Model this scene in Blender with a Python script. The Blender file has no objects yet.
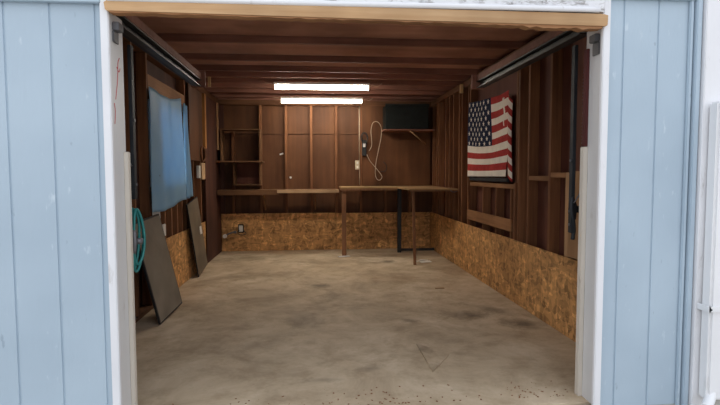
import bpy, bmesh, math, random
from mathutils import Vector, Matrix
random.seed(7)
S = bpy.context.scene
COL = S.collection

# ------------------------------------------------------------------ camera
YAW, PITCH, ROLL, FPX = 0.0916, 0.0598, -0.0026, 493.8
F = Vector((math.sin(YAW)*math.cos(PITCH), math.cos(YAW)*math.cos(PITCH), -math.sin(PITCH)))
r0 = Vector((math.cos(YAW), -math.sin(YAW), 0)); u0 = r0.cross(F)
R_ = math.cos(ROLL)*r0 + math.sin(ROLL)*u0
U_ = -math.sin(ROLL)*r0 + math.cos(ROLL)*u0
cd = bpy.data.cameras.new('camera'); cam = bpy.data.objects.new('camera', cd); COL.objects.link(cam)
M = Matrix((R_, U_, -F)).transposed().to_4x4(); M.translation = Vector((0, 0, 1.2605))
cam.matrix_world = M
cd.sensor_width = 36; cd.lens = FPX/720*36; cd.clip_start = .05
S.camera = cam

# ------------------------------------------------------------------ world, exposure
w = bpy.data.worlds.new('overcast_sky'); S.world = w; w.use_nodes = True
nt = w.node_tree; bg = nt.nodes['Background']
tc = nt.nodes.new('ShaderNodeTexCoord'); sx = nt.nodes.new('ShaderNodeSeparateXYZ'); rp = nt.nodes.new('ShaderNodeValToRGB')
nt.links.new(tc.outputs['Generated'], sx.inputs[0]); nt.links.new(sx.outputs['Z'], rp.inputs[0]); nt.links.new(rp.outputs[0], bg.inputs[0])
rp.color_ramp.elements[0].position = 0.0; rp.color_ramp.elements[0].color = (.93, .95, 1, 1)
rp.color_ramp.elements[1].position = 1.0; rp.color_ramp.elements[1].color = (.80, .88, 1, 1)
bg.inputs[1].default_value = 1.45
TUBE = 43.0
S.view_settings.view_transform = 'Standard'; S.view_settings.look = 'None'
S.view_settings.gamma = 1; S.view_settings.exposure = 0.0; S.view_settings.use_curve_mapping = False

# ------------------------------------------------------------------ materials
def mat(name, rough=.8, metal=0, spec=.3):
    m = bpy.data.materials.new(name); m.use_nodes = True
    n = m.node_tree.nodes; b = n['Principled BSDF']
    b.inputs['Roughness'].default_value = rough; b.inputs['Metallic'].default_value = metal
    b.inputs['Specular IOR Level'].default_value = spec
    return m, m.node_tree, b
def N(nt, t, **k):
    n = nt.nodes.new('ShaderNode'+t)
    for a, v in k.items():
        if a in n.inputs: n.inputs[a].default_value = v
        else: setattr(n, a, v)
    return n
def ramp(nt, stops):
    r = N(nt, 'ValToRGB'); e = r.color_ramp.elements
    while len(e) < len(stops): e.new(.5)
    for i, (p, c) in enumerate(stops):
        e[i].position = p; e[i].color = (*c, 1)
    return r
def coords(nt, scale=(1, 1, 1), vary=True):
    tc = N(nt, 'TexCoord'); mp = N(nt, 'Mapping'); mp.inputs['Scale'].default_value = scale
    nt.links.new(tc.outputs['Object'], mp.inputs[0])
    if vary:
        oi = N(nt, 'ObjectInfo'); mu = N(nt, 'Math', operation='MULTIPLY'); mu.inputs[1].default_value = 37
        nt.links.new(oi.outputs['Random'], mu.inputs[0])
        cb = N(nt, 'CombineXYZ')
        for i in range(3): nt.links.new(mu.outputs[0], cb.inputs[i])
        nt.links.new(cb.outputs[0], mp.inputs['Location'])
    return mp
def mixc(nt, a, b, fac, mode='MIX'):
    m = N(nt, 'Mix', data_type='RGBA', blend_type=mode)
    if isinstance(fac, float): m.inputs[0].default_value = fac
    else: nt.links.new(fac, m.inputs[0])
    for i, v in ((6, a), (7, b)):
        if isinstance(v, tuple): m.inputs[i].default_value = (*v, 1)
        else: nt.links.new(v, m.inputs[i])
    return m.outputs[2]
def bump(nt, b, h, s=.3, d=.004):
    bp = N(nt, 'Bump'); bp.inputs['Strength'].default_value = s; bp.inputs['Distance'].default_value = d
    nt.links.new(h, bp.inputs['Height']); nt.links.new(bp.outputs[0], b.inputs['Normal'])

def wood(name, c1, c2, axis='z', sc=22, stain=None, rough=.75, spec=.25):
    m, nt, b = mat(name, rough, 0, spec)
    s = [sc, sc, sc]; s['xyz'.index(axis)] = sc*.06
    mp = coords(nt, s)
    n1 = N(nt, 'TexNoise', Scale=1.0, Detail=5.0, Roughness=.6); nt.links.new(mp.outputs[0], n1.inputs['Vector'])
    rr = ramp(nt, [(.3, c1), (.7, c2)]); nt.links.new(n1.outputs[0], rr.inputs[0])
    out = rr.outputs[0]
    mp2 = coords(nt, (1.6, 1.6, 1.1)); n2 = N(nt, 'TexNoise', Scale=1.0, Detail=3.0); nt.links.new(mp2.outputs[0], n2.inputs['Vector'])
    r2 = ramp(nt, [(.35, (.55, .52, .5)), (.62, (1.05, 1.05, 1.05))]); nt.links.new(n2.outputs[0], r2.inputs[0])
    out = mixc(nt, out, r2.outputs[0], .8, 'MULTIPLY')
    nt.links.new(out, b.inputs['Base Color']); bump(nt, b, n1.outputs[0], .25, .002)
    return m
def plain(name, c, rough=.6, metal=0, spec=.4, var=.12, sc=9, bmp=0):
    m, nt, b = mat(name, rough, metal, spec)
    mp = coords(nt, (1, 1, 1)); n1 = N(nt, 'TexNoise', Scale=float(sc), Detail=4.0); nt.links.new(mp.outputs[0], n1.inputs['Vector'])
    d = tuple(x*(1-var) for x in c); l = tuple(min(1, x*(1+var)) for x in c)
    rr = ramp(nt, [(.3, d), (.7, l)]); nt.links.new(n1.outputs[0], rr.inputs[0]); nt.links.new(rr.outputs[0], b.inputs['Base Color'])
    if bmp: bump(nt, b, n1.outputs[0], bmp, .004)
    return m
def osb(name, base, vary=True):
    m, nt, b = mat(name, .7, 0, .3)
    mp = coords(nt, (1, 1, 1), vary)
    nz = N(nt, 'TexNoise', Scale=7.0, Detail=2.0); nt.links.new(mp.outputs[0], nz.inputs['Vector'])
    w1 = mixc(nt, mp.outputs[0], nz.outputs[1], .12)
    outs = []
    hs = []
    for sc, st in ((36, (1, 1, .3)), (44, (.3, .3, 1))):
        mq = N(nt, 'Mapping'); mq.inputs['Scale'].default_value = st; mq.inputs['Rotation'].default_value = (.5, .6, .4)
        nt.links.new(w1, mq.inputs[0])
        v = N(nt, 'TexVoronoi', Scale=float(sc)); nt.links.new(mq.outputs[0], v.inputs['Vector'])
        sp = N(nt, 'SeparateColor'); nt.links.new(v.outputs['Color'], sp.inputs[0]); outs.append(sp.outputs[0]); hs.append(sp.outputs[1])
    mx = N(nt, 'Math', operation='ADD'); nt.links.new(outs[0], mx.inputs[0]); nt.links.new(outs[1], mx.inputs[1])
    hf = N(nt, 'Math', operation='MULTIPLY'); nt.links.new(mx.outputs[0], hf.inputs[0]); hf.inputs[1].default_value = .5
    rr = ramp(nt, [(.08, tuple(x*.5 for x in base)), (.45, base), (.8, tuple(min(1, x*1.35) for x in base)), (.97, tuple(min(1, x*2.1) for x in base))])
    nt.links.new(hf.outputs[0], rr.inputs[0])
    n2 = N(nt, 'TexNoise', Scale=1.7, Detail=5.0); nt.links.new(mp.outputs[0], n2.inputs['Vector'])
    r2 = ramp(nt, [(.34, (.66, .62, .58)), (.58, (1.05, 1.03, 1.0))]); nt.links.new(n2.outputs[0], r2.inputs[0])
    out = mixc(nt, rr.outputs[0], r2.outputs[0], .75, 'MULTIPLY')
    nt.links.new(out, b.inputs['Base Color']); bump(nt, b, hf.outputs[0], .2, .002)
    return m
def paint(name, c, dirt, amount=.5, rough=.55, bs=.35, streak=(1, 1, .25), thr=.60):
    """painted wood with scuffs of its own"""
    m, nt, b = mat(name, rough, 0, .35)
    mp = coords(nt, (1, 1, 1)); mq = coords(nt, streak)
    n1 = N(nt, 'TexNoise', Scale=14.0, Detail=8.0, Roughness=.7); nt.links.new(mq.outputs[0], n1.inputs['Vector'])
    r1 = ramp(nt, [(thr, (0, 0, 0)), (thr+.12, (1, 1, 1))]); nt.links.new(n1.outputs[0], r1.inputs[0])
    n2 = N(nt, 'TexNoise', Scale=2.2, Detail=4.0); nt.links.new(mp.outputs[0], n2.inputs['Vector'])
    r2 = ramp(nt, [(.35, tuple(x*.93 for x in c)), (.65, c)]); nt.links.new(n2.outputs[0], r2.inputs[0])
    ml = N(nt, 'Math', operation='MULTIPLY'); nt.links.new(r1.outputs[0], ml.inputs[0]); ml.inputs[1].default_value = amount
    nt.links.new(mixc(nt, r2.outputs[0], dirt, ml.outputs[0]), b.inputs['Base Color'])
    n3 = N(nt, 'TexNoise', Scale=30.0, Detail=4.0); nt.links.new(mq.outputs[0], n3.inputs['Vector'])
    bump(nt, b, n3.outputs[0], bs, .004)
    return m
def siding_mat():
    m, nt, b = mat('blue_painted_siding', .6, 0, .3)
    mp = coords(nt, (14, 14, 3.2), False)
    n1 = N(nt, 'TexNoise', Scale=1.0, Detail=6.0, Roughness=.65); n1.inputs['Distortion'].default_value = .8
    nt.links.new(mp.outputs[0], n1.inputs['Vector'])
    mp2 = coords(nt, (1, 1, 1), False); n2 = N(nt, 'TexNoise', Scale=1.6, Detail=3.0); nt.links.new(mp2.outputs[0], n2.inputs['Vector'])
    r2 = ramp(nt, [(.35, (.405, .50, .585)), (.65, (.455, .555, .64))]); nt.links.new(n2.outputs[0], r2.inputs[0])
    mp3 = coords(nt, (26, 26, 8), False); n3 = N(nt, 'TexNoise', Scale=1.0, Detail=6.0); nt.links.new(mp3.outputs[0], n3.inputs['Vector'])
    r3 = ramp(nt, [(.66, (0, 0, 0)), (.74, (1, 1, 1))]); nt.links.new(n3.outputs[0], r3.inputs[0])
    o = mixc(nt, r2.outputs[0], (.54, .63, .70), r3.outputs[0])
    r4 = ramp(nt, [(.27, (1, 1, 1)), (.31, (0, 0, 0))]); nt.links.new(n3.outputs[0], r4.inputs[0])
    o = mixc(nt, o, (.33, .41, .49), r4.outputs[0])
    nt.links.new(o, b.inputs['Base Color']); bump(nt, b, n1.outputs[0], .5, .006)
    return m
def concrete(name, c1, c2, c3, stains=(), wet=(.5, .45, .4)):
    m, nt, b = mat(name, .8, 0, .3)
    mp = coords(nt, (1, 1, 1), False)
    n1 = N(nt, 'TexNoise', Scale=1.9, Detail=9.0, Roughness=.68); n1.inputs['Distortion'].default_value = .6
    n2 = N(nt, 'TexNoise', Scale=6.0, Detail=8.0, Roughness=.7); n3 = N(nt, 'TexNoise', Scale=60.0, Detail=3.0)
    for n in (n1, n2, n3): nt.links.new(mp.outputs[0], n.inputs['Vector'])
    r1 = ramp(nt, [(.33, c1), (.5, c2), (.68, c3)]); nt.links.new(n1.outputs[0], r1.inputs[0])
    r2 = ramp(nt, [(.36, (.70, .66, .61)), (.54, (1, 1, 1))]); nt.links.new(n2.outputs[0], r2.inputs[0])
    o = mixc(nt, r1.outputs[0], r2.outputs[0], .6, 'MULTIPLY')
    # individual oil and damp marks, each an ellipse with a ragged edge
    for (x, y, rx, ry, ang, amt, colr) in stains:
        s = N(nt, 'Mapping'); s.vector_type = 'TEXTURE'
        s.inputs['Location'].default_value = (x-.21, y-5.36, 0); s.inputs['Rotation'].default_value = (0, 0, ang); s.inputs['Scale'].default_value = (rx, ry, 50)
        nt.links.new(mp.outputs[0], s.inputs[0])
        L = N(nt, 'VectorMath', operation='LENGTH'); nt.links.new(s.outputs[0], L.inputs[0])
        a = N(nt, 'Math', operation='MULTIPLY_ADD'); nt.links.new(n2.outputs[0], a.inputs[0]); a.inputs[1].default_value = 2.6; nt.links.new(L.outputs['Value'], a.inputs[2])
        rr = ramp(nt, [(0, (amt,)*3), (.9, (amt*.8,)*3), (1, (0, 0, 0))])
        q = N(nt, 'MapRange'); q.inputs[1].default_value = 1.3; q.inputs[2].default_value = 2.5; q.inputs[3].default_value = 1; q.inputs[4].default_value = 0
        nt.links.new(a.outputs[0], q.inputs[0])
        k = N(nt, 'Math', operation='MULTIPLY'); nt.links.new(q.outputs[0], k.inputs[0]); k.inputs[1].default_value = amt
        o = mixc(nt, o, colr, k.outputs[0])
    nt.links.new(o, b.inputs['Base Color']); 
    ad = N(nt, 'Math', operation='ADD'); nt.links.new(n2.outputs[0], ad.inputs[0]); nt.links.new(n3.outputs[0], ad.inputs[1])
    bump(nt, b, ad.outputs[0], .25, .004)
    rg = ramp(nt, [(.4, (.6,)*3), (.6, (.85,)*3)]); nt.links.new(n1.outputs[0], rg.inputs[0]); nt.links.new(rg.outputs[0], b.inputs['Roughness'])
    return m

DS = (.09, .07, .05)
MAT = dict(
 siding=siding_mat(),
 white=paint('white_painted_trim', (.83, .83, .85), (.42, .39, .36), .55),
 jamb=paint('weathered_white_jamb', (.70, .69, .68), (.38, .33, .28), .6),
 strip=paint('worn_stop_strip', (.66, .60, .52), (.30, .22, .15), .7),
 flake=paint('flaking_white_paint', (.80, .80, .82), (.36, .34, .33), .9, .7, .9, (1, 1, 3), .50),
 beam=wood('bare_fir_beam', (.50, .29, .14), (.68, .45, .25), 'x', 26),
 splinter=wood('splintered_edge', (.30, .14, .06), (.44, .23, .11), 'x', 40),
 floor=concrete('garage_concrete', (.38, .285, .185), (.54, .425, .29), (.68, .56, .41), stains=(
    (1.35, 4.22, .26, .12, -.2, .75, DS), (1.72, 3.90, .20, .16, -.5, .7, DS), (1.62, 4.35, .30, .10, -.9, .45, DS),
    (.25, 4.9, .22, .32, .2, .35, DS), (.05, 5.5, .14, .10, 0, .65, DS), (-.6, 6.1, .5, .25, .1, .45, (.20, .13, .07)),
    (.9, 5.8, .5, .22, -.2, .35, (.30, .18, .10)), (.2, 7.0, .9, .22, 0, .4, (.17, .12, .07)), (1.0, 6.9, .16, .14, 0, .6, DS),
    (-.1, 4.2, .16, .30, .3, .3, DS), (.35, 3.1, .10, .05, .4, .5, DS), (.05, 2.95, .13, .04, 0, .45, DS), (.8, 4.1, .08, .06, 0, .5, DS),
    (-.5, 3.6, .35, .10, .1, .3, (.24, .18, .13)), (-1.0, 7.4, .5, .3, 0, .5, (.14, .11, .06)))),
 apron=concrete('driveway_concrete', (.36, .32, .27), (.46, .42, .36), (.55, .51, .45)),
 patch=concrete('patched_concrete', (.32, .27, .21), (.39, .33, .26), (.44, .38, .31)),
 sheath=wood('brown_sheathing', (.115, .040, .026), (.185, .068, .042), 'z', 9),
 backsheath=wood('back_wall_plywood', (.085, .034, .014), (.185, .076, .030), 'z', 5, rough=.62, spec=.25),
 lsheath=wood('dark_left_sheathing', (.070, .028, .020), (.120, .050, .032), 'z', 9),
 stud=wood('aged_stud', (.165, .066, .030), (.29, .125, .052), 'z', 30),
 blk=wood('aged_blocking', (.28, .135, .058), (.42, .21, .095), 'y', 30),
 plate=wood('aged_plate', (.13, .055, .025), (.20, .09, .04), 'y', 26),
 platex=wood('aged_back_plate', (.13, .055, .025), (.20, .09, .04), 'x', 26),
 joist=wood('dark_joist', (.25, .11, .075), (.34, .16, .11), 'x', 26),
 deck=wood('roof_sheathing', (.47, .225, .16), (.60, .33, .235), 'x', 5),
 osb=osb('strand_board', (.53, .285, .11)),
 pale=wood('pale_plywood', (.42, .23, .11), (.52, .31, .16), 'z', 12),
 orange=wood('lamplit_fir', (.36, .15, .04), (.50, .24, .08), 'z', 26),  # strip light falling on the left wall post, put into its colour
 yellow=wood('lamplit_pine', (.70, .48, .22), (.85, .62, .32), 'z', 26),  # lamp glow on the wooden hangers, painted as a lighter yellow
 redwood=wood('dark_red_board', (.07, .018, .018), (.11, .03, .028), 'z', 20),
 bench=wood('bench_top_wood', (.33, .20, .09), (.46, .29, .14), 'x', 18),
 shelfd=wood('dark_shelf_wood', (.15, .075, .035), (.24, .12, .055), 'x', 22),
 newwood=wood('newer_lumber', (.52, .33, .18), (.66, .45, .27), 'x', 24),
 postw=wood('bench_post_wood', (.22, .10, .05), (.32, .16, .08), 'z', 30),
 black=plain('black_metal', (.012, .012, .014), .5),
 dark=plain('dark_steel', (.030, .032, .036), .6, .2, .3, .3),
 track=plain('galvanised_track', (.05, .047, .045), .5, .5, .4, .3),
 zinc=plain('grey_hardware', (.16, .16, .17), .5, .6),
 plastic=plain('white_plastic', (.78, .76, .70), .4, 0, .5, .03),
 beige=plain('beige_plastic', (.60, .50, .34), .5, 0, .4, .05),
 cord=plain('pale_cord', (.46, .36, .26), .6, 0, .3, .1),
 blackpl=plain('black_plastic', (.02, .02, .02), .45),
 teal=plain('teal_hose', (.02, .20, .19), .4, 0, .5, .15),
 boxd=plain('dark_green_painted_steel', (.010, .014, .013), .6, 0, .3, .3),
 grey=plain('grey_laminate', (.20, .175, .14), .45, 0, .4, .22, 4),
 grey2=plain('brown_grey_hardboard', (.17, .135, .095), .6, 0, .3, .22, 4),
 paper=plain('paper', (.72, .70, .68), .8, 0, .1, .05),
 flagr=plain('flag_red', (.42, .045, .04), .85, 0, .1, .15, 12), flagw=plain('flag_white', (.88, .82, .72), .85, 0, .1, .06, 12),
 flagb=plain('flag_blue', (.018, .024, .055), .85, 0, .1, .2, 12),
 down=paint('white_downspout', (.86, .86, .87), (.55, .53, .5), .35, .45, .05),
 glassd=plain('neighbour_door_dark', (.05, .055, .07), .3),
 redmark=plain('red_crayon', (.55, .10, .09), .8),
)
def tarp_mat():
    m, nt, b = mat('blue_tarp', .5, 0, .4)
    mp = coords(nt, (1, 1, 1), False); n1 = N(nt, 'TexNoise', Scale=3.0, Detail=3.0); nt.links.new(mp.outputs[0], n1.inputs['Vector'])
    rr = ramp(nt, [(.35, (.36, .62, .86)), (.65, (.43, .68, .88))]); nt.links.new(n1.outputs[0], rr.inputs[0])
    nt.links.new(rr.outputs[0], b.inputs['Base Color'])
    tr = N(nt, 'BsdfTranslucent'); nt.links.new(rr.outputs[0], tr.inputs[0])
    mx = N(nt, 'MixShader'); mx.inputs[0].default_value = .5
    nt.links.new(b.outputs[0], mx.inputs[1]); nt.links.new(tr.outputs[0], mx.inputs[2])
    nt.links.new(mx.outputs[0], nt.nodes['Material Output'].inputs[0])
    return m
MAT['tarp'] = tarp_mat()
def glass_mat():
    m, nt, b = mat('window_glass', .05, 0, .5); b.inputs['Transmission Weight'].default_value = 1; b.inputs['Base Color'].default_value = (.9, .93, .95, 1); b.inputs['IOR'].default_value = 1.45
    return m
MAT['glass'] = glass_mat()
def lamp_mat():
    m, nt, b = mat('lit_diffuser', .4)
    b.inputs['Base Color'].default_value = (.9, .9, .88, 1)
    b.inputs['Emission Color'].default_value = (1.0, .93, .80, 1); b.inputs['Emission Strength'].default_value = TUBE
    return m
MAT['lamp'] = lamp_mat()

# ------------------------------------------------------------------ mesh helpers
class MB:
    def __init__(s): s.bm = bmesh.new()
    def box(s, x0, x1, y0, y1, z0, z1, bev=0, mi=0):
        vs = [s.bm.verts.new((x, y, z)) for x in (x0, x1) for y in (y0, y1) for z in (z0, z1)]
        fs = [s.bm.faces.new([vs[i] for i in f]) for f in ((0, 1, 3, 2), (4, 6, 7, 5), (0, 4, 5, 1), (2, 3, 7, 6), (0, 2, 6, 4), (1, 5, 7, 3))]
        for f in fs: f.material_index = mi
        if bev:
            es = list({e for f in fs for e in f.edges})
            bmesh.ops.bevel(s.bm, geom=es, offset=bev, segments=2, affect='EDGES')
        return s
    def slab(s, A, e1, e2, th, bev=0):
        """box on corner A with edges e1, e2 and thickness th along e1 x e2"""
        A, e1, e2 = Vector(A), Vector(e1), Vector(e2); n = e1.cross(e2).normalized()*th
        vs = [s.bm.verts.new(A+i*e1+j*e2+k*n) for i in (0, 1) for j in (0, 1) for k in (0, 1)]
        fs = [s.bm.faces.new([vs[i] for i in f]) for f in ((0, 1, 3, 2), (4, 6, 7, 5), (0, 4, 5, 1), (2, 3, 7, 6), (0, 2, 6, 4), (1, 5, 7, 3))]
        if bev: bmesh.ops.bevel(s.bm, geom=list({e for f in fs for e in f.edges}), offset=bev, segments=2, affect='EDGES')
        return s
    def prism(s, pts, axis, a0, a1, mi=0):
        """closed polygon pts (2D) extruded along an axis"""
        def P(p, a):
            return {'x': (a, p[0], p[1]), 'y': (p[0], a, p[1]), 'z': (p[0], p[1], a)}[axis]
        A = [s.bm.verts.new(P(p, a0)) for p in pts]; B = [s.bm.verts.new(P(p, a1)) for p in pts]; n = len(pts)
        fs = [s.bm.faces.new(A), s.bm.faces.new(B[::-1])]
        for i in range(n): fs.append(s.bm.faces.new((A[i], B[i], B[(i+1) % n], A[(i+1) % n])))
        for f in fs: f.material_index = mi
        return s
    def tube(s, pts, r, seg=8, closed=False, smooth=3):
        P = [Vector(p) for p in pts]
        if smooth and len(P) > 2:
            Q = []; n = len(P); rng = n if closed else n-1
            for i in range(rng):
                p0 = P[(i-1) % n] if (closed or i > 0) else P[0]; p1 = P[i]; p2 = P[(i+1) % n]
                p3 = P[(i+2) % n] if (closed or i+2 < n) else P[-1]
                for k in range(smooth):
                    t = k/smooth
                    Q.append(.5*((2*p1)+(p2-p0)*t+(2*p0-5*p1+4*p2-p3)*t*t+(3*p1-p0-3*p2+p3)*t**3))
            if not closed: Q.append(P[-1])
            P = Q
        n = len(P); rings = []; up = None
        for i, p in enumerate(P):
            a = P[(i-1) % n] if (closed or i) else p; b = P[(i+1) % n] if (closed or i < n-1) else p
            t = (b-a).normalized()
            if up is None: up = t.orthogonal().normalized()
            up = (up - t*up.dot(t)).normalized(); sd = t.cross(up)
            rings.append([s.bm.verts.new(p + r*(math.cos(2*math.pi*k/seg)*up+math.sin(2*math.pi*k/seg)*sd)) for k in range(seg)])
        for i in range(n if closed else n-1):
            A, B = rings[i], rings[(i+1) % n]
            for k in range(seg): s.bm.faces.new((A[k], A[(k+1) % seg], B[(k+1) % seg], B[k])).smooth = True
        if not closed: s.bm.faces.new(rings[0][::-1]); s.bm.faces.new(rings[-1])
        return s
    def cyl(s, a, b, r, seg=16): return s.tube([a, b], r, seg, smooth=0)
    def build(s, name, m, parent=None, solid=True):
        bm = s.bm
        if solid: bmesh.ops.recalc_face_normals(bm, faces=bm.faces[:])
        if parent is not None:
            o = parent.matrix_world.translation if False else parent['_o']
            org = Vector(o)
        else:
            xs = [v.co.x for v in bm.verts]; ys = [v.co.y for v in bm.verts]; zs = [v.co.z for v in bm.verts]
            org = Vector(((min(xs)+max(xs))/2, (min(ys)+max(ys))/2, min(zs)))
        if parent is None or True:
            for v in bm.verts: v.co -= org
        me = bpy.data.meshes.new(name); bm.to_mesh(me); bm.free()
        for q in (m if isinstance(m, list) else [m]): me.materials.append(MAT[q])
        ob = bpy.data.objects.new(name, me); COL.objects.link(ob)
        ob['_o'] = list(org)
        if parent is None: ob.location = org
        else: ob.parent = parent
        return ob
def thing(name, label, cat, loc, group=None):
    o = bpy.data.objects.new(name, None); COL.objects.link(o); o.location = loc; o['_o'] = list(loc)
    o.empty_display_size = .05
    return tag(o, label, cat, group)
def tag(o, label, cat, group=None):
    o['label'] = label; o['category'] = cat
    if group: o['group'] = group
    return o
def struct(o): o['kind'] = 'structure'; return o

XL, XR, YB, YF = -1.51, 1.93, 8.09, 2.63        # inner faces of the studs, inner face of the front wall
HZ = 2.43                                        # top of the wall plates, underside of the joists

# ================================================================== SETTING
# floor and driveway
fl = struct(MB().box(-1.62, 2.04, 2.52, 8.2, -.12, 0).build('floor', 'floor'))
fl.name = 'floor'
ap = MB(); ap.box(-9, 9, -9, 2.505, -.16, -.008)
struct(ap.build('trim_5', 'apron'))

# front wall
fw = MB()
def siding(mb, x0, x1, grooves, z0, z1):
    g = sorted(x for x in grooves if x0+.01 < x < x1-.01)
    pts = [(x0, 2.47)]
    for x in g: pts += [(x-.006, 2.47), (x-.004, 2.476), (x+.004, 2.476), (x+.006, 2.47)]
    pts += [(x1, 2.47), (x1, 2.487), (x0, 2.487)]
    mb.prism(pts, 'z', z0, z1)
siding(fw, -3.2, -.99, [-1.02-.203*i for i in range(11)], -.05, 2.62)
wfr = struct(fw.build('wall_front', 'siding'))
m_ = MB(); siding(m_, 1.51, 2.01, [1.60, 1.79], -.03, 2.62); m_.build('siding_panel', 'siding', wfr)
m_ = MB(); siding(m_, 2.35, 4.2, [2.4+.203*i for i in range(8)], -.03, 2.62); m_.build('siding_panel', 'siding', wfr)
m_ = MB(); siding(m_, -.985, 1.505, [-.8+.203*i for i in range(11)], 2.16, 2.62); m_.build('siding_panel', 'siding', wfr)
MB().box(1.955, 1.975, 2.452, 2.4695, -.02, 2.60, .004).box(1.982, 2.012, 2.438, 2.4695, -.02, 2.60, .004).build('blue_corner_board', 'siding', wfr)
MB().box(-1.62, -.99, 2.488, YF, 0, HZ).build('wall_core', 'lsheath', wfr)
MB().box(1.525, 2.04, 2.488, YF, 0, HZ).build('wall_core', 'sheath', wfr)
MB().box(-1.2, 1.7, 2.488, YF, 2.09, HZ).build('header', 'joist', wfr)
MB().box(-3.2, -.985, 2.44, 2.469, 2.052, 2.075, .003).build('drip_strip', 'siding', wfr)
MB().box(1.515, 2.0, 2.44, 2.469, 2.150, 2.175, .003).build('drip_strip', 'siding', wfr)

# trims of the opening
struct(MB().box(-.99, -.952, 2.445, 2.4695, -.01, 2.14, .004).build('trim_1', 'white'))
struct(MB().box(1.475, 1.515, 2.445, 2.4695, -.01, 2.16, .004).build('trim_2', 'white'))
lj = struct(MB().box(-.99, -.958, 2.4705, YF+.005, -.005, 2.03, .003).build('trim_3', 'jamb'))
MB().box(-.9575, -.935, 2.595, 2.628, .0, 1.37, .003).build('stop_strip', 'strip', lj)
mk = MB()
for q in ([(2.52, 1.62), (2.55, 1.72), (2.56, 1.80), (2.58, 1.83)], [(2.50, 1.50), (2.51, 1.56), (2.50, 1.60)], [(2.545, 1.78), (2.57, 1.76), (2.585, 1.78)]):
    mk.tube([(-.9575, y, z) for y, z in q], .0022, 5)
mk.build('red_mark', 'redmark', lj)
rj = struct(MB().box(1.494, 1.524, 2.4705, YF+.005, -.005, 2.03, .003).build('trim_4', 'jamb'))
MB().box(1.468, 1.4935, 2.59, 2.628, .0, 1.40, .003).build('stop_strip', 'strip', rj)

MB().box(1.478, 1.4935, 2.596, 2.63, 1.402, 1.93, .002).build('stop_board', 'redwood', rj)

# header: ragged painted fascia over a bare beam
hd = MB(); n = 90; rnd = random.Random(3)
top = []; 
for i in range(n+1):
    x = -.95+2.42*i/n; top.append((x, 2.165+rnd.uniform(-.004, .004)))
drop = lambda x: .010*(x+.95)/2.42
pts = [(-.95, 2.063), (1.47, 2.073)] + top[::-1]
hd.prism(pts, 'y', 2.432, 2.4695)
tr6 = struct(hd.build('trim_6', 'flake'))
# rolled drip edge under the fascia
b_ = MB(); b_.tube([(-.945, 2.428, 2.068), (0, 2.428, 2.072), (.9, 2.428, 2.078), (1.44, 2.428, 2.080)], .0135, 10, smooth=4); b_.build('drip_edge', 'white', tr6)
f_ = MB(); rnd = random.Random(5)
for i in range(60):
    x = -.9+2.3*rnd.random(); z = 2.105+rnd.uniform(-.01, .02); s = rnd.uniform(.008, .022)
    f_.slab((x, 2.430-rnd.uniform(0, .006), z), (s, rnd.uniform(-.004, .004), rnd.uniform(-.004, .004)), (rnd.uniform(-.004, .004), -rnd.uniform(.001, .008), s*.6), .0012)
fo = f_.build('peeling_paint', 'flake', tr6); fo['kind'] = 'stuff'
bb = MB()
bb.prism([(-.957, 2.018), (-.947, 2.013), (0.2, 2.006), (1.47, 2.000), (1.485, 2.004), (1.487, 2.054), (1.46, 2.060), (.3, 2.0605), (-.945, 2.0615), (-.962, 2.05)], 'y', 2.425, 2.486)
beam = struct(bb.build('trim_7', 'beam'))
sp = MB(); rnd = random.Random(11); lo = []
for i in range(70):
    x = -.94+2.4*i/69; lo.append((x, 2.009-.0066*(x+.94)-rnd.random()*.005-(.012 if x > 1.05 else 0)*rnd.random()))
sp.prism(lo+[(1.46, 1.9995), (.2, 2.0055), (-.94, 2.0125)], 'y', 2.43, 2.48)
sp.build('splintered_edge', 'splinter', beam)

# left wall with window behind the tarp
WY0, WY1, WZ0, WZ1 = 4.92, 5.97, 1.13, 1.97
def sheathing(mb, X0, X1, hole):
    if hole:
        y0, y1, z0, z1 = hole
        mb.box(X0, X1, 2.5, y0, 0, 2.56); mb.box(X0, X1, y1, 8.2, 0, 2.56); mb.box(X0, X1, y0, y1, 0, z0); mb.box(X0, X1, y0, y1, z1, 2.56)
    else: mb.box(X0, X1, 2.5, 8.2, 0, 2.56)
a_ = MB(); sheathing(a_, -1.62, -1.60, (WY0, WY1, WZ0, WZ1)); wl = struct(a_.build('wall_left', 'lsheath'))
for y in [2.70, 3.10, 3.51, 3.92, 4.33, 4.70, 6.02, 6.37, 6.77, 7.18, 7.59, 8.0]:
    MB().box(-1.598, XL, y-.019, y+.019, .04, 2.35, .002).build('stud', 'stud', wl)
for y in [5.15, 5.38, 5.60, 5.80]:
    MB().box(-1.598, XL, y-.019, y+.019, .04, WZ0-.042, .002).build('cripple_stud', 'stud', wl)
MB().box(-1.598, XL, 4.722, 5.998, WZ0-.04, WZ0, .002).build('window_sill', 'blk', wl)
MB().box(-1.598, XL, 4.722, 5.998, WZ1, WZ1+.2, .002).build('window_header', 'blk', wl)
MB().box(-1.598, XL, YF+.002, 8.18, 2.352, HZ, .002).build('top_plate', 'plate', wl)
MB().box(-1.598, XL, YF+.002, 8.18, .001, .038, .002).build('bottom_plate', 'plate', wl)
MB().box(XL+.001, XL+.013, 4.72, 6.92, .002, .60, .002).build('strand_board', 'osb', wl)
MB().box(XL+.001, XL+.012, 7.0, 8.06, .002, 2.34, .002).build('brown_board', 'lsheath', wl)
MB().box(XL+.001, XL+.012, 6.16, 6.86, 1.42, 2.34, .002).build('plywood_panel', 'backsheath', wl)
MB().box(XL+.001, XL+.04, 6.90, 6.985, 1.60, 2.34, .003).build('post', 'orange', wl)
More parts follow.
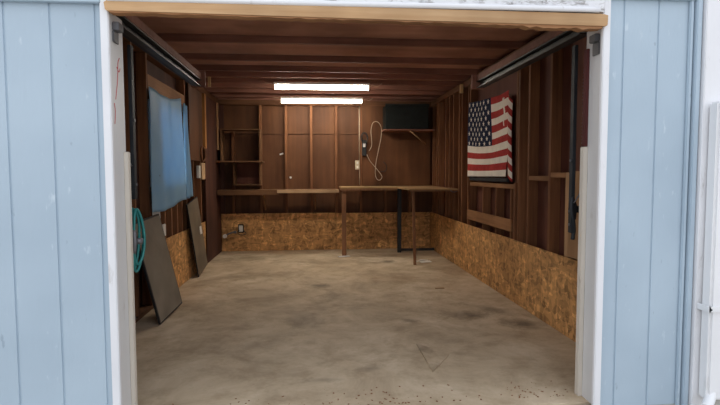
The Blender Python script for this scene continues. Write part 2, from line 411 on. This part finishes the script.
wn = struct(MB().box(-1.612, -1.56, WY0, WY0+.04, WZ0+.04, WZ1-.04).box(-1.612, -1.56, WY1-.04, WY1, WZ0+.04, WZ1-.04).box(-1.612, -1.56, WY0, WY1, WZ0, WZ0+.04).box(-1.612, -1.56, WY0, WY1, WZ1-.04, WZ1).box(-1.61, -1.565, 5.345, 5.375, WZ0+.04, WZ1-.04).build('window_1', 'white'))
MB().box(-1.59, -1.585, WY0+.041, 5.344, WZ0+.041, WZ1-.041).build('pane', 'glass', wn)
MB().box(-1.59, -1.585, 5.376, WY1-.041, WZ0+.041, WZ1-.041).build('pane', 'glass', wn)

# right wall
a_ = MB(); sheathing(a_, 2.02, 2.04, None); wr = struct(a_.build('wall_right', 'sheath'))
for y in [2.70, 3.10, 3.92, 4.33, 4.55, 4.60, 6.03, 6.10, 6.37, 6.50, 6.77, 6.98, 7.18, 7.59, 7.70, 7.99]:
    MB().box(XR, 2.018, y-.019, y+.019, .04, 2.35, .002).build('stud', 'stud', wr)
MB().box(XR, 2.018, YF+.002, 8.18, 2.352, HZ, .002).build('top_plate', 'plate', wr)
MB().box(XR, 2.018, YF+.002, 8.18, .001, .038, .002).build('bottom_plate', 'plate', wr)
MB().box(XR, 2.018, 4.622, 6.008, 1.10, 1.145, .002).build('window_sill', 'blk', wr)
MB().box(XR-.02, XR-.001, 4.66, 6.06, .68, .80, .002).build('rail_board', 'blk', wr)
for y in (5.53, 5.12, 4.72):
    MB().box(XR, 2.018, y-.016, y+.016, .04, 1.098, .002).build('cripple_stud', 'stud', wr)
MB().box(XR-.018, XR-.001, 4.57, 4.61, .615, 1.16, .002).build('casing_board', 'stud', wr)
MB().box(XR-.018, XR-.001, 6.02, 6.06, .615, 2.10, .002).build('casing_board', 'stud', wr)
MB().box(XR, 2.018, 3.941, 4.309, 1.19, 1.23, .002).build('fire_block', 'blk', wr)
MB().box(XR, 2.018, 3.66, 3.899, 1.22, 1.26, .002).build('fire_block', 'blk', wr)
MB().box(XR, 2.018, 3.60, 3.655, .04, 1.26, .002).build('cripple_stud', 'pale', wr)
MB().box(XR, XR+.012, 3.13, 3.598, .615, 1.27, .002).build('plywood_panel', 'pale', wr)
MB().box(XR-.013, XR-.001, 2.66, 5.08, .002, .61, .002).build('strand_board', 'osb', wr)
MB().box(XR-.013, XR-.001, 5.083, 7.50, .002, .607, .002).build('strand_board', 'osb', wr)
MB().box(XR-.013, XR-.001, 7.503, 8.07, .002, .61, .002).build('strand_board', 'osb', wr)

# back wall
a_ = MB(); a_.box(-1.598, 2.018, 8.185, 8.2, 0, 1.880); a_.box(-1.598, 2.018, 8.185, 8.2, 1.896, 2.56); a_.box(-1.598, 2.018, 8.2, 8.21, 0, 2.56)
wb = struct(a_.build('wall_back', 'backsheath'))
for x in [-.86, -.454, -.048, .358, .764, 1.17, 1.576]:
    MB().box(x-.019, x+.019, YB, 8.184, .04, 2.35, .002).build('stud', 'stud', wb)
MB().box(-1.32, -1.28, YB, 8.184, .04, 1.93, .002).build('stud', 'stud', wb)
MB().box(-1.508, 1.928, YB, 8.184, 2.352, HZ, .002).build('top_plate', 'platex', wb)
MB().box(-1.508, 1.928, YB, 8.184, .001, .038, .002).build('bottom_plate', 'platex', wb)
MB().box(-1.495, .35, YB-.013, YB-.001, .002, .61, .002).build('strand_board', 'osb', wb)
MB().box(.353, 1.915, YB-.013, YB-.001, .002, .605, .002).build('strand_board', 'osb', wb)
MB().box(-1.50, -1.43, YB-.02, YB-.002, .62, 2.34, .002).build('corner_board', 'lsheath', wb)

MB().box(.79, 1.915, YB-.010, YB-.001, 1.05, 2.35, .002).build('plywood_panel', 'backsheath', wb)

# ceiling
ce = struct(MB().box(-1.65, 2.08, 2.40, 8.25, 2.495, 2.585).build('ceiling', 'deck'))
for y in [3.30, 4.60, 5.32, 5.84, 6.20, 6.61, 6.99, 7.40, 7.84]:
    MB().box(-1.596, 2.016, y-.019, y+.019, HZ+.002, 2.494, .002).build('joist', 'joist', ce)
MB().box(-1.596, 2.016, 2.49, 2.60, HZ+.002, 2.494).build('rim_joist', 'joist', ce)
MB().box(-1.596, 2.016, 8.10, 8.18, HZ+.002, 2.494).build('rim_joist', 'joist', ce)

# ================================================================== EXTERIOR THINGS (right edge)
struct(MB().box(2.018, 2.13, 2.42, 2.469, -.02, 2.60, .004).build('trim_8', 'white'))
struct(MB().box(2.131, 2.345, 2.60, 2.62, -.02, 2.60).box(2.125, 2.130, 2.47, 2.60, -.02, 2.60).build('trim_9', 'glassd'))
dn = thing('downspout', 'white painted downspout with a strap at the far right edge of the siding', 'downspout', (2.14, 2.40, 0))
p_ = MB(); p_.box(2.040, 2.150, 2.345, 2.415, .06, 1.62, .012); p_.build('pipe', 'down', dn)
st = MB().box(2.020, 2.165, 2.336, 2.344, .535, .565, .002).box(2.022, 2.036, 2.336, 2.419, .535, .565, .002).build('strap', 'down', dn)
c_ = MB().cyl((2.032, 2.3355, .550), (2.032, 2.330, .550), .005).build('screw', 'dark', st)
bt = MB().tube([(2.09, 2.38, .10), (2.07, 2.36, .05), (2.03, 2.33, .02), (2.00, 2.31, .01)], .026, 12).build('elbow', 'down', dn)
bt.location.z += .03

# ================================================================== LIGHTS
def fixture(y, x0, x1, label):
    t = thing('shop_light', label, 'ceiling light', ((x0+x1)/2, y, 2.31), 'lit strip lights on the ceiling')
    cx = (x0+x1)/2
    MB().box(x0-.015, x1+.015, y-.085, y+.085, 2.372, 2.400, .006).build('housing', 'plastic', t)
    m = MB(); pts = [(y-.048, 2.3715)]
    for i in range(9):
        a = math.pi*i/8; pts.append((y-.048*math.cos(a), 2.360-.036*math.sin(a)))
    pts.append((y+.048, 2.3715)); m.prism(pts, 'x', x0, x1); m.build('diffuser', 'lamp', t)
    for e in (x0, x1):
        s = -1 if e == x0 else 1
        MB().box(min(e, e+s*.014), max(e, e+s*.014), y-.05, y+.05, 2.320, 2.3715, .004).build('end_cap', 'plastic', t)
    for e in (x0+.12, x1-.12):
        MB().tube([(e, y, 2.399), (e, y, 2.4955)], .003, 6, smooth=0).build('hanger', 'zinc', t)
    MB().tube([(x1+.014, y, 2.36), (x1+.06, y, 2.385), (x1+.12, y+.01, 2.375), (x1+.18, y+.02, 2.41)], .004, 6).build('power_cord', 'cord', t)
    MB().tube([(x0-.014, y, 2.36), (x0-.05, y, 2.39), (x0-.13, y+.01, 2.40)], .004, 6).build('power_cord', 'cord', t)
    return t
fixture(6.40, -.485, .695, 'lit white strip light nearer the doorway, the upper one in the photo')
fixture(7.62, -.485, .725, 'lit white strip light nearer the back wall, the lower one in the photo')

# ================================================================== DOOR HARDWARE
def track(x, z, y0, y1, s, label):
    t = thing('door_track', label, 'door track', (x, (y0+y1)/2, z), 'overhead garage door tracks')
    MB().prism([(x-.022*s, z-.03), (x+.022*s, z-.03), (x+.022*s, z-.022), (x-.014*s, z-.022), (x-.014*s, z+.022), (x+.022*s, z+.022), (x+.022*s, z+.03), (x-.022*s, z+.03)], 'y', y0, y1).build('channel', 'track', t)
    MB().box(x-.024-.02*(s > 0), x+.024+.02*(s < 0), y0-.01, y1+.02, z+.031, z+.085, .004).build('backing_board', 'joist', t)
    a = x-.055*s
    MB().box(min(a, a+.03*s)-.0, max(a, a+.03*s), y0, y1, z-.025, z+.03, .003).build('angle_iron', 'dark', t)
    return t
t = track(-.985, 2.035, 2.66, 4.40, 1, 'dark overhead door track running back above the left side of the opening')
MB().box(-1.05, -.93, 4.40, 4.43, 2.0, 2.14, .003).build('end_block', 'joist', t)
MB().box(-1.297, -1.265, 6.29, 6.32, 2.325, 2.494, .002).build('wooden_hanger', 'yellow', t)
t = track(1.49, 2.055, 2.66, 4.42, -1, 'dark overhead door track running back above the right side of the opening')
MB().box(1.43, 1.54, 4.42, 4.45, 2.02, 2.15, .003).build('end_block', 'joist', t)
MB().box(1.885, 1.925, 6.31, 6.34, 2.29, 2.40, .002).build('wooden_hanger', 'yellow', t)

def spring_arm(x, z0, z1, s, label):
    t = thing('spring_assembly', label, 'door hardware', (x, 2.8, z0), 'pivot arms of the tilting garage door')
    MB().box(x-.010, x+.010, 2.79, 2.83, z0, z1, .003).build('arm_bar', 'dark', t)
    pts = []
    for i in range(220):
        a = i*.9; pts.append((x+s*.026+.011*math.cos(a), 2.74+.011*math.sin(a), z0+.35+(z1-z0-.5)*i/219))
    MB().tube(pts, .0026, 5, smooth=0).build('spring', 'zinc', t)
    MB().tube([(x+s*.026, 2.74, z0+.36), (x+s*.02, 2.75, z0+.25), (x, 2.785, z0+.18)], .004, 6).build('spring_hook', 'zinc', t)
    return t
t = spring_arm(1.525, .90, 2.0, 1, 'dark steel door arm with pivot bracket behind the right jamb')
MB().prism([(2.80, .98), (2.86, .99), (2.875, 1.02), (2.86, 1.09), (2.82, 1.11), (2.79, 1.06)], 'x', 1.537, 1.549).build('pivot_bracket', 'black', t)
MB().box(1.548, 1.60, 2.81, 2.825, 1.02, 1.06, .002).build('bracket_tab', 'black', t)
MB().tube([(1.525, 2.80, 1.12), (1.515, 2.795, 1.05), (1.53, 2.80, .98), (1.537, 2.80, .92), (1.53, 2.80, .86)], .012, 8).build('curved_link', 'dark', t)
for z in (.95, 1.03, 1.33): MB().cyl((1.514, 2.81, z), (1.508, 2.81, z), .008).build('bolt', 'zinc', t)
t = spring_arm(-.985, 1.12, 1.95, -1, 'dark steel door arm behind the left jamb above the hose')
for z in (1.2, 1.55): MB().cyl((-.9745, 2.81, z), (-.969, 2.81, z), .008).build('bolt', 'zinc', t)
b_ = MB().box(-.957, -.925, 2.50, 2.56, 1.945, 1.985, .003).box(-.957, -.949, 2.50, 2.56, 1.89, 1.944, .002).build('hinge_bracket', 'zinc')
tag(b_, 'small grey metal bracket at the top of the left jamb', 'bracket')
b_ = MB().box(1.465, 1.493, 2.50, 2.56, 1.945, 1.985, .003).box(1.485, 1.493, 2.50, 2.56, 1.88, 1.944, .002).build('hinge_bracket', 'zinc')
tag(b_, 'small grey metal bracket at the top of the right jamb', 'bracket')

# ================================================================== TARP
def sheet(P, nu, nv, th, name, m, parent=None, mi=None, extra=None):
    bm = bmesh.new(); g = [[bm.verts.new(P(i/nu, j/nv)) for i in range(nu+1)] for j in range(nv+1)]
    for j in range(nv):
        for i in range(nu):
            f = bm.faces.new((g[j][i], g[j][i+1], g[j+1][i+1], g[j+1][i])); f.smooth = True
            if mi: f.material_index = mi((i+.5)/nu, (j+.5)/nv)
    if extra: extra(bm)
    q = MB(); q.bm.free(); q.bm = bm
    o = q.build(name, m, parent, solid=False)
    s = o.modifiers.new('thickness', 'SOLIDIFY'); s.thickness = th; s.offset = 0
    return o
def TP(u, v):           # u along the wall away from the door, v downwards
    y = 4.63+1.15*u; top = 2.045+.06*u-.05*math.sin(math.pi*u); bot = .91+.055*u-.035*math.sin(math.pi*min(1, u*1.1))
    z = top+(bot-top)*v
    x = XL+.03+.012*math.sin(6*u+1.5*v)+.008*math.sin(17*u-3*v)+.02*v*math.sin(3*u+.6)**2
    y += .03*math.sin(3*v+1)*(1-u)
    return (x, y, z)
tp = thing('tarp', 'light blue tarp hanging over the left wall window', 'tarp', (XL+.03, 5.3, .9))
sheet(TP, 48, 36, .0015, 'main_sheet', 'tarp', tp)
def TP2(u, v):
    y = 5.83+.30*u*(.55+.45*v); z = (2.06-.03*u)+(.955+.03*u-(2.06-.03*u))*v
    return (XL+.028+.018*math.sin(12*u+2*v), y, z)
sheet(TP2, 20, 30, .0015, 'side_flap', 'tarp', tp)
MB().cyl((XL+.05, 4.82, 1.24), (XL+.058, 4.82, 1.24), .008).build('grommet', 'zinc', tp)

# ================================================================== FLAG
def FP(u, v, off=0):
    y = 5.96-1.23*u; top = 2.115-.055*u-.02*math.sin(math.pi*u)+.03*max(0, u-.8); bot = 1.215+.006*u
    v2 = v + .030*math.sin(math.pi*u)*math.sin(math.pi*v)      # the cloth sags
    z = top+(bot-top)*v2
    x = XR-.035-.012*math.sin(5*u+2*v)-.008*math.sin(13*u+4*v+1)-.01*v
    return Vector((x-off, y+.012*math.sin(8*v)*u, z))
def fmi(u, v):
    k = min(11, int(v*12.0))
    if u < .62 and k < 7: return 2
    return 0 if k % 2 == 0 else 1
def stars(bm):
    for r in range(9):
        for c in range(6 if r % 2 == 0 else 5):
            u = .62*((c+.5)/6+(0 if r % 2 == 0 else 1/12.)); v = (7/12.)*(r+.6)/9.2
            vs = []
            for k in range(10):
                rr = (.030 if k % 2 == 0 else .0125); a = math.pi/2+k*math.pi/5
                vs.append(bm.verts.new(FP(u-rr*math.cos(a)/1.27*1.0, v-rr*math.sin(a)/.9, .0035)))
            for k in range(10):     # fan
                pass
            c0 = bm.verts.new(FP(u, v, .0035))
            for k in range(10):
                f = bm.faces.new((c0, vs[k], vs[(k+1) % 10])); f.material_index = 1
fg = thing('flag', 'United States flag with stars and stripes pinned to the right wall', 'flag', (XR-.03, 5.35, 1.2))
sheet(FP, 86, 100, .001, 'flag_cloth', ['flagr', 'flagw', 'flagb'], fg, fmi, stars)
def FP2(u, v):
    y = 4.735-.10*u+.02*math.sin(4*v); z = 2.05-.10*u*(1-v)-(.80+.08*u)*v
    return (XR-.028-.02*math.sin(math.pi*u), y, z)
sheet(FP2, 10, 60, .001, 'folded_edge', ['flagr', 'flagw'], fg, lambda u, v: 0 if int(v*11.6+.7) % 2 == 0 else 1)
sheet(lambda u, v: (XR-.066-.006*math.sin(9*v), 4.80-.05*u*(1-.6*v)-.04*v, 2.0-.28*v), 4, 16, .001, 'torn_strip', 'flagw', fg)
o = MB().box(XR-.03, XR-.002, 4.75, 5.95, 1.165, 1.205, .006).build('sill_strip', 'dark'); tag(o, 'dark strip along the sill just below the flag', 'strip')

# ================================================================== SHELVES, LEFT BACK
sh = thing('wall_shelf', 'long narrow wooden shelf along the back wall, left of the workbench', 'shelf', (-.6, 7.9, .95))
MB().box(-1.495, .375, 7.74, 8.088, .985, 1.003, .002).build('shelf_board', 'shelfd', sh)
MB().box(-1.48, -.56, 7.70, 7.739, .925, .995, .003).build('front_rail', 'shelfd', sh)
MB().box(-.575, .375, 7.66, 7.699, .955, 1.003, .003).build('front_rail', 'newwood', sh)
for x in (-.8, .0): MB().slab((x, 7.75, .98), (.02, 0, 0), (0, .33, -.32), .03).build('bracket', 'shelfd', sh)
us = thing('shelf_unit', 'dark shelves mounted high in the back left corner', 'shelf', (-1.2, 8.0, 1.05))
MB().box(-1.44, -.83, 7.78, 8.06, 1.925, 1.945, .002).build('shelf', 'shelfd', us)
MB().box(-1.50, -.80, 7.72, 8.085, 1.43, 1.452, .002).build('shelf', 'shelfd', us)
MB().box(-1.24, -.86, 7.85, 8.085, 1.07, 1.09, .002).build('shelf', 'shelfd', us)
MB().box(-1.26, -1.24, 7.85, 8.085, 1.07, 1.429, .002).build('side_panel', 'shelfd', us)
MB().box(-.86, -.84, 7.85, 8.085, 1.07, 1.429, .002).build('side_panel', 'shelfd', us)
MB().box(-.855, -.835, 7.82, 8.085, 1.453, 1.924, .002).build('side_panel', 'shelfd', us)
MB().box(-1.235, -.865, 8.066, 8.083, 1.091, 1.429, .002).build('back_panel', 'sheath', us)
MB().box(-1.44, -1.42, 7.80, 8.06, 1.453, 1.924, .002).build('side_panel', 'shelfd', us)
MB().box(-1.490, -1.465, 7.80, 7.83, 1.62, 2.34, .002).build('upright', 'pale', us)

# ================================================================== WORKBENCH
wbn = thing('workbench', 'L shaped wooden workbench in the back right corner', 'workbench', (1.2, 7.6, 0))
BZ = 1.045
MB().prism([(.395, 7.42), (1.25, 7.42), (1.27, 6.56), (1.928, 6.52), (1.928, 8.088), (.395, 8.088)], 'z', BZ-.02, BZ).build('bench_top', 'bench', wbn)
MB().box(.40, 1.25, 7.425, 7.463, BZ-.05, BZ-.0205, .003).build('front_rail', 'postw', wbn)
MB().box(1.285, 1.923, 6.555, 6.593, BZ-.04, BZ-.0205, .003).build('front_rail', 'postw', wbn)
MB().box(.40, .438, 7.464, 8.07, BZ-.05, BZ-.0205, .003).build('side_rail', 'postw', wbn)
MB().box(.41, .475, 7.465, 7.505, .0, BZ-.0205, .003).build('leg', 'postw', wbn)
MB().box(1.30, 1.36, 7.66, 7.72, .0, BZ-.0205, .003).build('leg', 'black', wbn)
MB().slab((1.345, 6.60, 0), (.035, 0, 0), (-.03, .0, BZ-.021), -.035).build('leg', 'postw', wbn)
MB().box(1.36, 1.90, 7.70, 7.715, .02, .06, .002).build('foot_rail', 'dark', wbn)
hk = MB().tube([(1.915, 6.50, 1.015), (1.87, 6.49, 1.0), (1.83, 6.49, 1.01), (1.82, 6.49, 1.03)], .005, 6).build('hook', 'zinc'); tag(hk, 'small metal hook at the right end of the workbench', 'hook')

# ================================================================== BACK WALL ELECTRICS
cdt = MB().tube([(.735, 8.082, 2.34), (.735, 8.082, 1.46)], .008, 8, smooth=0).tube([(.735, 8.082, 1.35), (.735, 8.082, 1.07)], .006, 8, smooth=0).build('cable', 'cord'); tag(cdt, 'pale cable running down a back wall stud to the beige outlet', 'cable')
def outlet(c, ax, m, label, w=.07, h=.115, d=.02, cat='outlet'):
    x, y, z = c; t = thing('outlet_plate' if cat == 'outlet' else 'wall_switch', label, cat, (x, y, z-h/2))
    if ax == 'y':
        MB().box(x-w/2, x+w/2, y-d, y, z-h/2, z+h/2, .004).build('plate', m, t)
        for k in (-1, 1): MB().box(x-w*.22, x+w*.22, y-d-.003, y-d-.0005, z+k*h*.23-h*.12, z+k*h*.23+h*.12, .001).build('socket', 'plastic', t)
    else:
        MB().box(x, x+d, y-w/2, y+w/2, z-h/2, z+h/2, .004).build('plate', m, t)
        for k in (-1, 1): MB().box(x+d+.0005, x+d+.003, y-w*.22, y+w*.22, z+k*h*.23-h*.12, z+k*h*.23+h*.12, .001).build('socket', 'plastic', t)
    return t
outlet((.70, 8.088, 1.39), 'y', 'beige', 'beige outlet box on the back wall above the workbench', .07, .15, .03)
t = outlet((-1.19, 8.075, .37), 'y', 'plastic', 'white outlet low on the strand board of the back wall', .06, .10, .02)
MB().box(-1.235, -1.145, 8.0752, 8.0765, .30, .44).build('dark_surround', 'black', t)
pw = thing('power_box', 'black electrical box with a white label hanging on the back wall', 'electrical box', (.81, 8.07, 1.54))
MB().box(.775, .845, 8.03, 8.083, 1.54, 1.80, .008).build('case', 'blackpl', pw)
MB().box(.79, .83, 8.026, 8.0295, 1.68, 1.75, .001).build('paper_label', 'paper', pw)
MB().tube([(.81+.055*math.cos(a), 8.02+.004*math.sin(3*a), 1.83+.085*math.sin(a)) for a in [i*math.pi/6 for i in range(12)]], .007, 6, closed=True).build('cord_loop', 'blackpl', pw)
MB().tube([(.815+.045*math.cos(a), 8.035, 1.80+.10*math.sin(a)) for a in [i*math.pi/6 for i in range(12)]], .006, 6, closed=True).build('cord_loop', 'blackpl', pw)
cb = MB().tube([(.85, 8.02, 1.56), (.90, 8.03, 1.46), (1.0, 8.03, 1.34), (1.08, 8.03, 1.24), (1.10, 8.03, 1.19), (1.06, 8.03, 1.14), (1.01, 8.03, 1.17), (.99, 8.03, 1.26), (1.0, 8.03, 1.42), (1.04, 8.03, 1.62), (1.09, 8.03, 1.88), (1.08, 8.03, 2.02), (1.02, 8.03, 2.09), (.95, 8.03, 2.07), (.92, 8.03, 1.95), (.93, 8.03, 1.80), (.93, 8.03, 1.70), (.89, 8.03, 1.62)], .0055, 6, smooth=5).build('extension_cord', 'cord')
tag(cb, 'pale extension cord looped on the back wall right of the black box', 'cord')
cb = MB().tube([(1.13, 8.07, 1.44), (1.17, 8.06, 1.40), (1.18, 8.06, 1.33), (1.14, 8.06, 1.28), (1.08, 8.065, 1.29)], .005, 6).build('cord', 'blackpl'); tag(cb, 'short curl of black cord low on the back wall above the bench', 'cord')
o = MB().slab((-.56, 8.178, 1.55), (.06, 0, .02), (-.005, 0, .025), .004).build('tape_scrap', 'paper'); tag(o, 'small white scrap of tape on the back wall beside the brightest stud', 'tape')
o = MB().cyl((-.39, 8.184, 1.19), (-.39, 8.172, 1.19), .018).build('junction_knob', 'plastic'); tag(o, 'tiny round white knob on the back wall above the long shelf', 'knob')

# high dark box in the right back corner with brace
hb = thing('storage_box', 'dark green steel box mounted high in the back right corner', 'box', (1.45, 7.9, 1.93))
MB().box(1.12, 1.80, 7.72, 8.086, 1.95, 2.33, .012).build('body', 'boxd', hb)
MB().box(1.11, 1.81, 7.705, 7.7195, 2.29, 2.34, .003).build('lid_rim', 'boxd', hb)
MB().box(1.10, 1.90, 7.70, 8.086, 1.925, 1.945, .002).build('support_board', 'joist', hb)
o = MB().tube([(1.50, 7.69, 1.915), (1.78, 7.80, 1.71)], .011, 8, smooth=0).build('brace', 'pale'); tag(o, 'pale diagonal brace below the dark steel box', 'brace')

# cable & fittings junk by the low outlet
j = thing('faucet_fitting', 'small metal pipe fitting low on the back wall left of the white outlet', 'pipe fitting', (-1.35, 8.02, .30))
MB().tube([(-1.44, 8.07, .26), (-1.42, 8.02, .27), (-1.36, 8.0, .30), (-1.30, 8.0, .32)], .014, 8).build('pipe', 'zinc', j)
MB().cyl((-1.43, 8.01, .26), (-1.43, 7.97, .26), .032, 12).build('valve_wheel', 'plastic', j)
MB().box(-1.30, -1.25, 7.98, 8.02, .30, .34, .006).build('spout', 'zinc', j)
o = MB().tube([(-1.14, 8.05, .34), (-1.10, 8.02, .29), (-1.18, 8.01, .27), (-1.24, 8.02, .31), (-1.21, 8.04, .35)], .006, 6).build('cord', 'blackpl'); tag(o, 'short black cord dangling from the low white outlet', 'cord')

# ================================================================== LEFT WALL THINGS
def panel(name, label, A, e1, e2, face, edge, th=.018, fr=.012):
    A, e1, e2 = Vector(A), Vector(e1), Vector(e2); t = thing(name, label, 'panel', A)
    n = e1.cross(e2).normalized()
    MB().slab(A, e1, e2, th, .001).build('board', edge, t)
    fa, fb = e1.normalized()*fr, e2.normalized()*fr
    MB().slab(A+fa+fb+n*(th+.0003), e1-2*fa, e2-2*fb, .002).build('face_sheet', face, t)
    return t
p1 = panel('leaning_panel', 'grey board with black edging leaning on the left wall below the tarp', (-1.30, 4.17, .005), (.03, .57, .03), (-.15, -.14, .86), 'grey', 'black', .018, .014)
p2 = panel('leaning_panel', 'narrow brown grey board leaning on the left wall farther back', (-1.42, 6.08, .003), (.0, .50, .07), (-.045, -.30, .90), 'grey2', 'black', .014, .006)
o = MB().slab((-1.425, 6.29, .50), (0, .10, .0), (-.005, -.03, .10), .003).build('tag', 'paper', p2)
o = MB().box(XL+.002, XL+.006, 4.74, 4.97, .70, .98).build('paper_sheet', 'paper'); tag(o, 'white sheet of paper on the left wall just under the tarp', 'paper')
o = MB().box(XL+.0145, XL+.03, 4.98, 5.06, .64, .76, .004).build('wall_box', 'plastic'); tag(o, 'small white box on the left wall between tarp and strand board', 'box')
o = MB().box(XL+.001, XL+.03, 6.70, 6.90, 1.18, 1.40, .003).build('wood_block', 'newwood'); tag(o, 'pale wooden block fixed to the left wall beside the white switch', 'block')
outlet((XL+.001, 6.56, 1.28), 'x', 'plastic', 'white switch plate on the left wall beside the pale wooden block', .08, .16, .035, 'switch')
o = MB().tube([(XL+.02, 6.80, 1.62), (XL+.02, 6.72, 1.58), (XL+.025, 6.72, 1.48), (XL+.02, 6.80, 1.42), (XL+.025, 6.93, 1.46), (XL+.02, 6.93, 1.58)], .012, 8, closed=True).build('strap_loop', 'stud'); tag(o, 'brown strap loop hanging on the left wall above the pale wooden block', 'strap')

# hose
hs = thing('garden_hose', 'teal garden hose coiled on the left jamb', 'hose', (-.97, 2.75, .72))
for i, (dy, w_, h_, dz) in enumerate(((0, .060, .165, 0), (.02, .055, .17, -.01), (.01, .045, .15, .012))):
    c = (-.982+.012*i, 2.76+dy, .905+dz)
    MB().tube([(c[0]+.012*math.cos(a)+.006*math.sin(2*a+i), c[1]+w_*math.cos(a), c[2]+h_*math.sin(a)) for a in [k*math.pi/7 for k in range(14)]], .0075, 8, closed=True).build('hose_loop', 'teal', hs)
MB().tube([(-.955, 2.70, .96), (-.95, 2.69, .90), (-.958, 2.70, .84)], .013, 8).build('nozzle', 'zinc', hs)
MB().tube([(-.96, 2.73, .90), (-.93, 2.75, .895)], .018, 10, smooth=0).build('coupling', 'zinc', hs)
MB().tube([(-.97, 2.70, 1.03), (-.965, 2.68, 1.12), (-.972, 2.67, 1.18)], .006, 6).build('hook', 'plastic', hs)

# ================================================================== FLOOR THINGS
cp = MB(); 
vs = [cp.bm.verts.new(c) for c in ((.735, 3.50, .0), (.735, 3.00, .0), (.93, 3.30, .0), (.735, 3.50, .012), (.735, 3.00, .012), (.93, 3.30, .001))]
for f in ((0, 1, 2), (3, 5, 4), (0, 3, 4, 1), (1, 4, 5, 2), (2, 5, 3, 0)): cp.bm.faces.new([vs[i] for i in f])
tag(cp.build('concrete_chip', 'floor'), 'raised triangular break in the concrete floor near the doorway', 'crack')
tr = thing('wood_offcut', 'pale scrap of plastic lying on the floor under the workbench', 'scrap', (1.5, 6.85, 0))
MB().tube([(1.42, 6.80, .012), (1.50, 6.86, .02), (1.60, 6.85, .012)], .012, 6).build('strip', 'plastic', tr)
MB().slab((1.48, 6.74, .001), (.16, .05, .0), (-.02, .05, .01), .006).build('flap', 'plastic', tr)
tr.name = 'plastic_scrap'
o = MB().slab((.36, 7.33, .001), (.17, .04, 0), (-.02, .07, .0), .006).build('plastic_scrap', 'paper'); tag(o, 'flat white scrap on the floor at the foot of the wooden bench post', 'scrap')
o = MB().slab((1.30, 5.20, .001), (.10, .01, 0), (0, .03, 0), .006).build('wood_sliver', 'newwood'); tag(o, 'pale sliver of wood on the floor near the right wall', 'scrap')
rnd = random.Random(9); d = MB()
for i in range(150):
    x = rnd.uniform(-.9, 1.45); y = 2.60+rnd.random()**2*.22
    if rnd.random() < .5: x = rnd.gauss(.3, .25) if rnd.random() < .5 else rnd.uniform(1.1, 1.45)
    x = max(-.9, min(1.44, x)); s = rnd.uniform(.002, .006)
    d.slab((x, y, .0), (s*1.5, rnd.uniform(-s, s), 0), (rnd.uniform(-s, s), s, 0), s*.8)
o = d.build('grit', 'postw'); tag(o, 'loose brown grit and leaf bits along the doorway threshold', 'debris'); o['kind'] = 'stuff'

for o in bpy.data.objects:
    if '_o' in o: del o['_o']
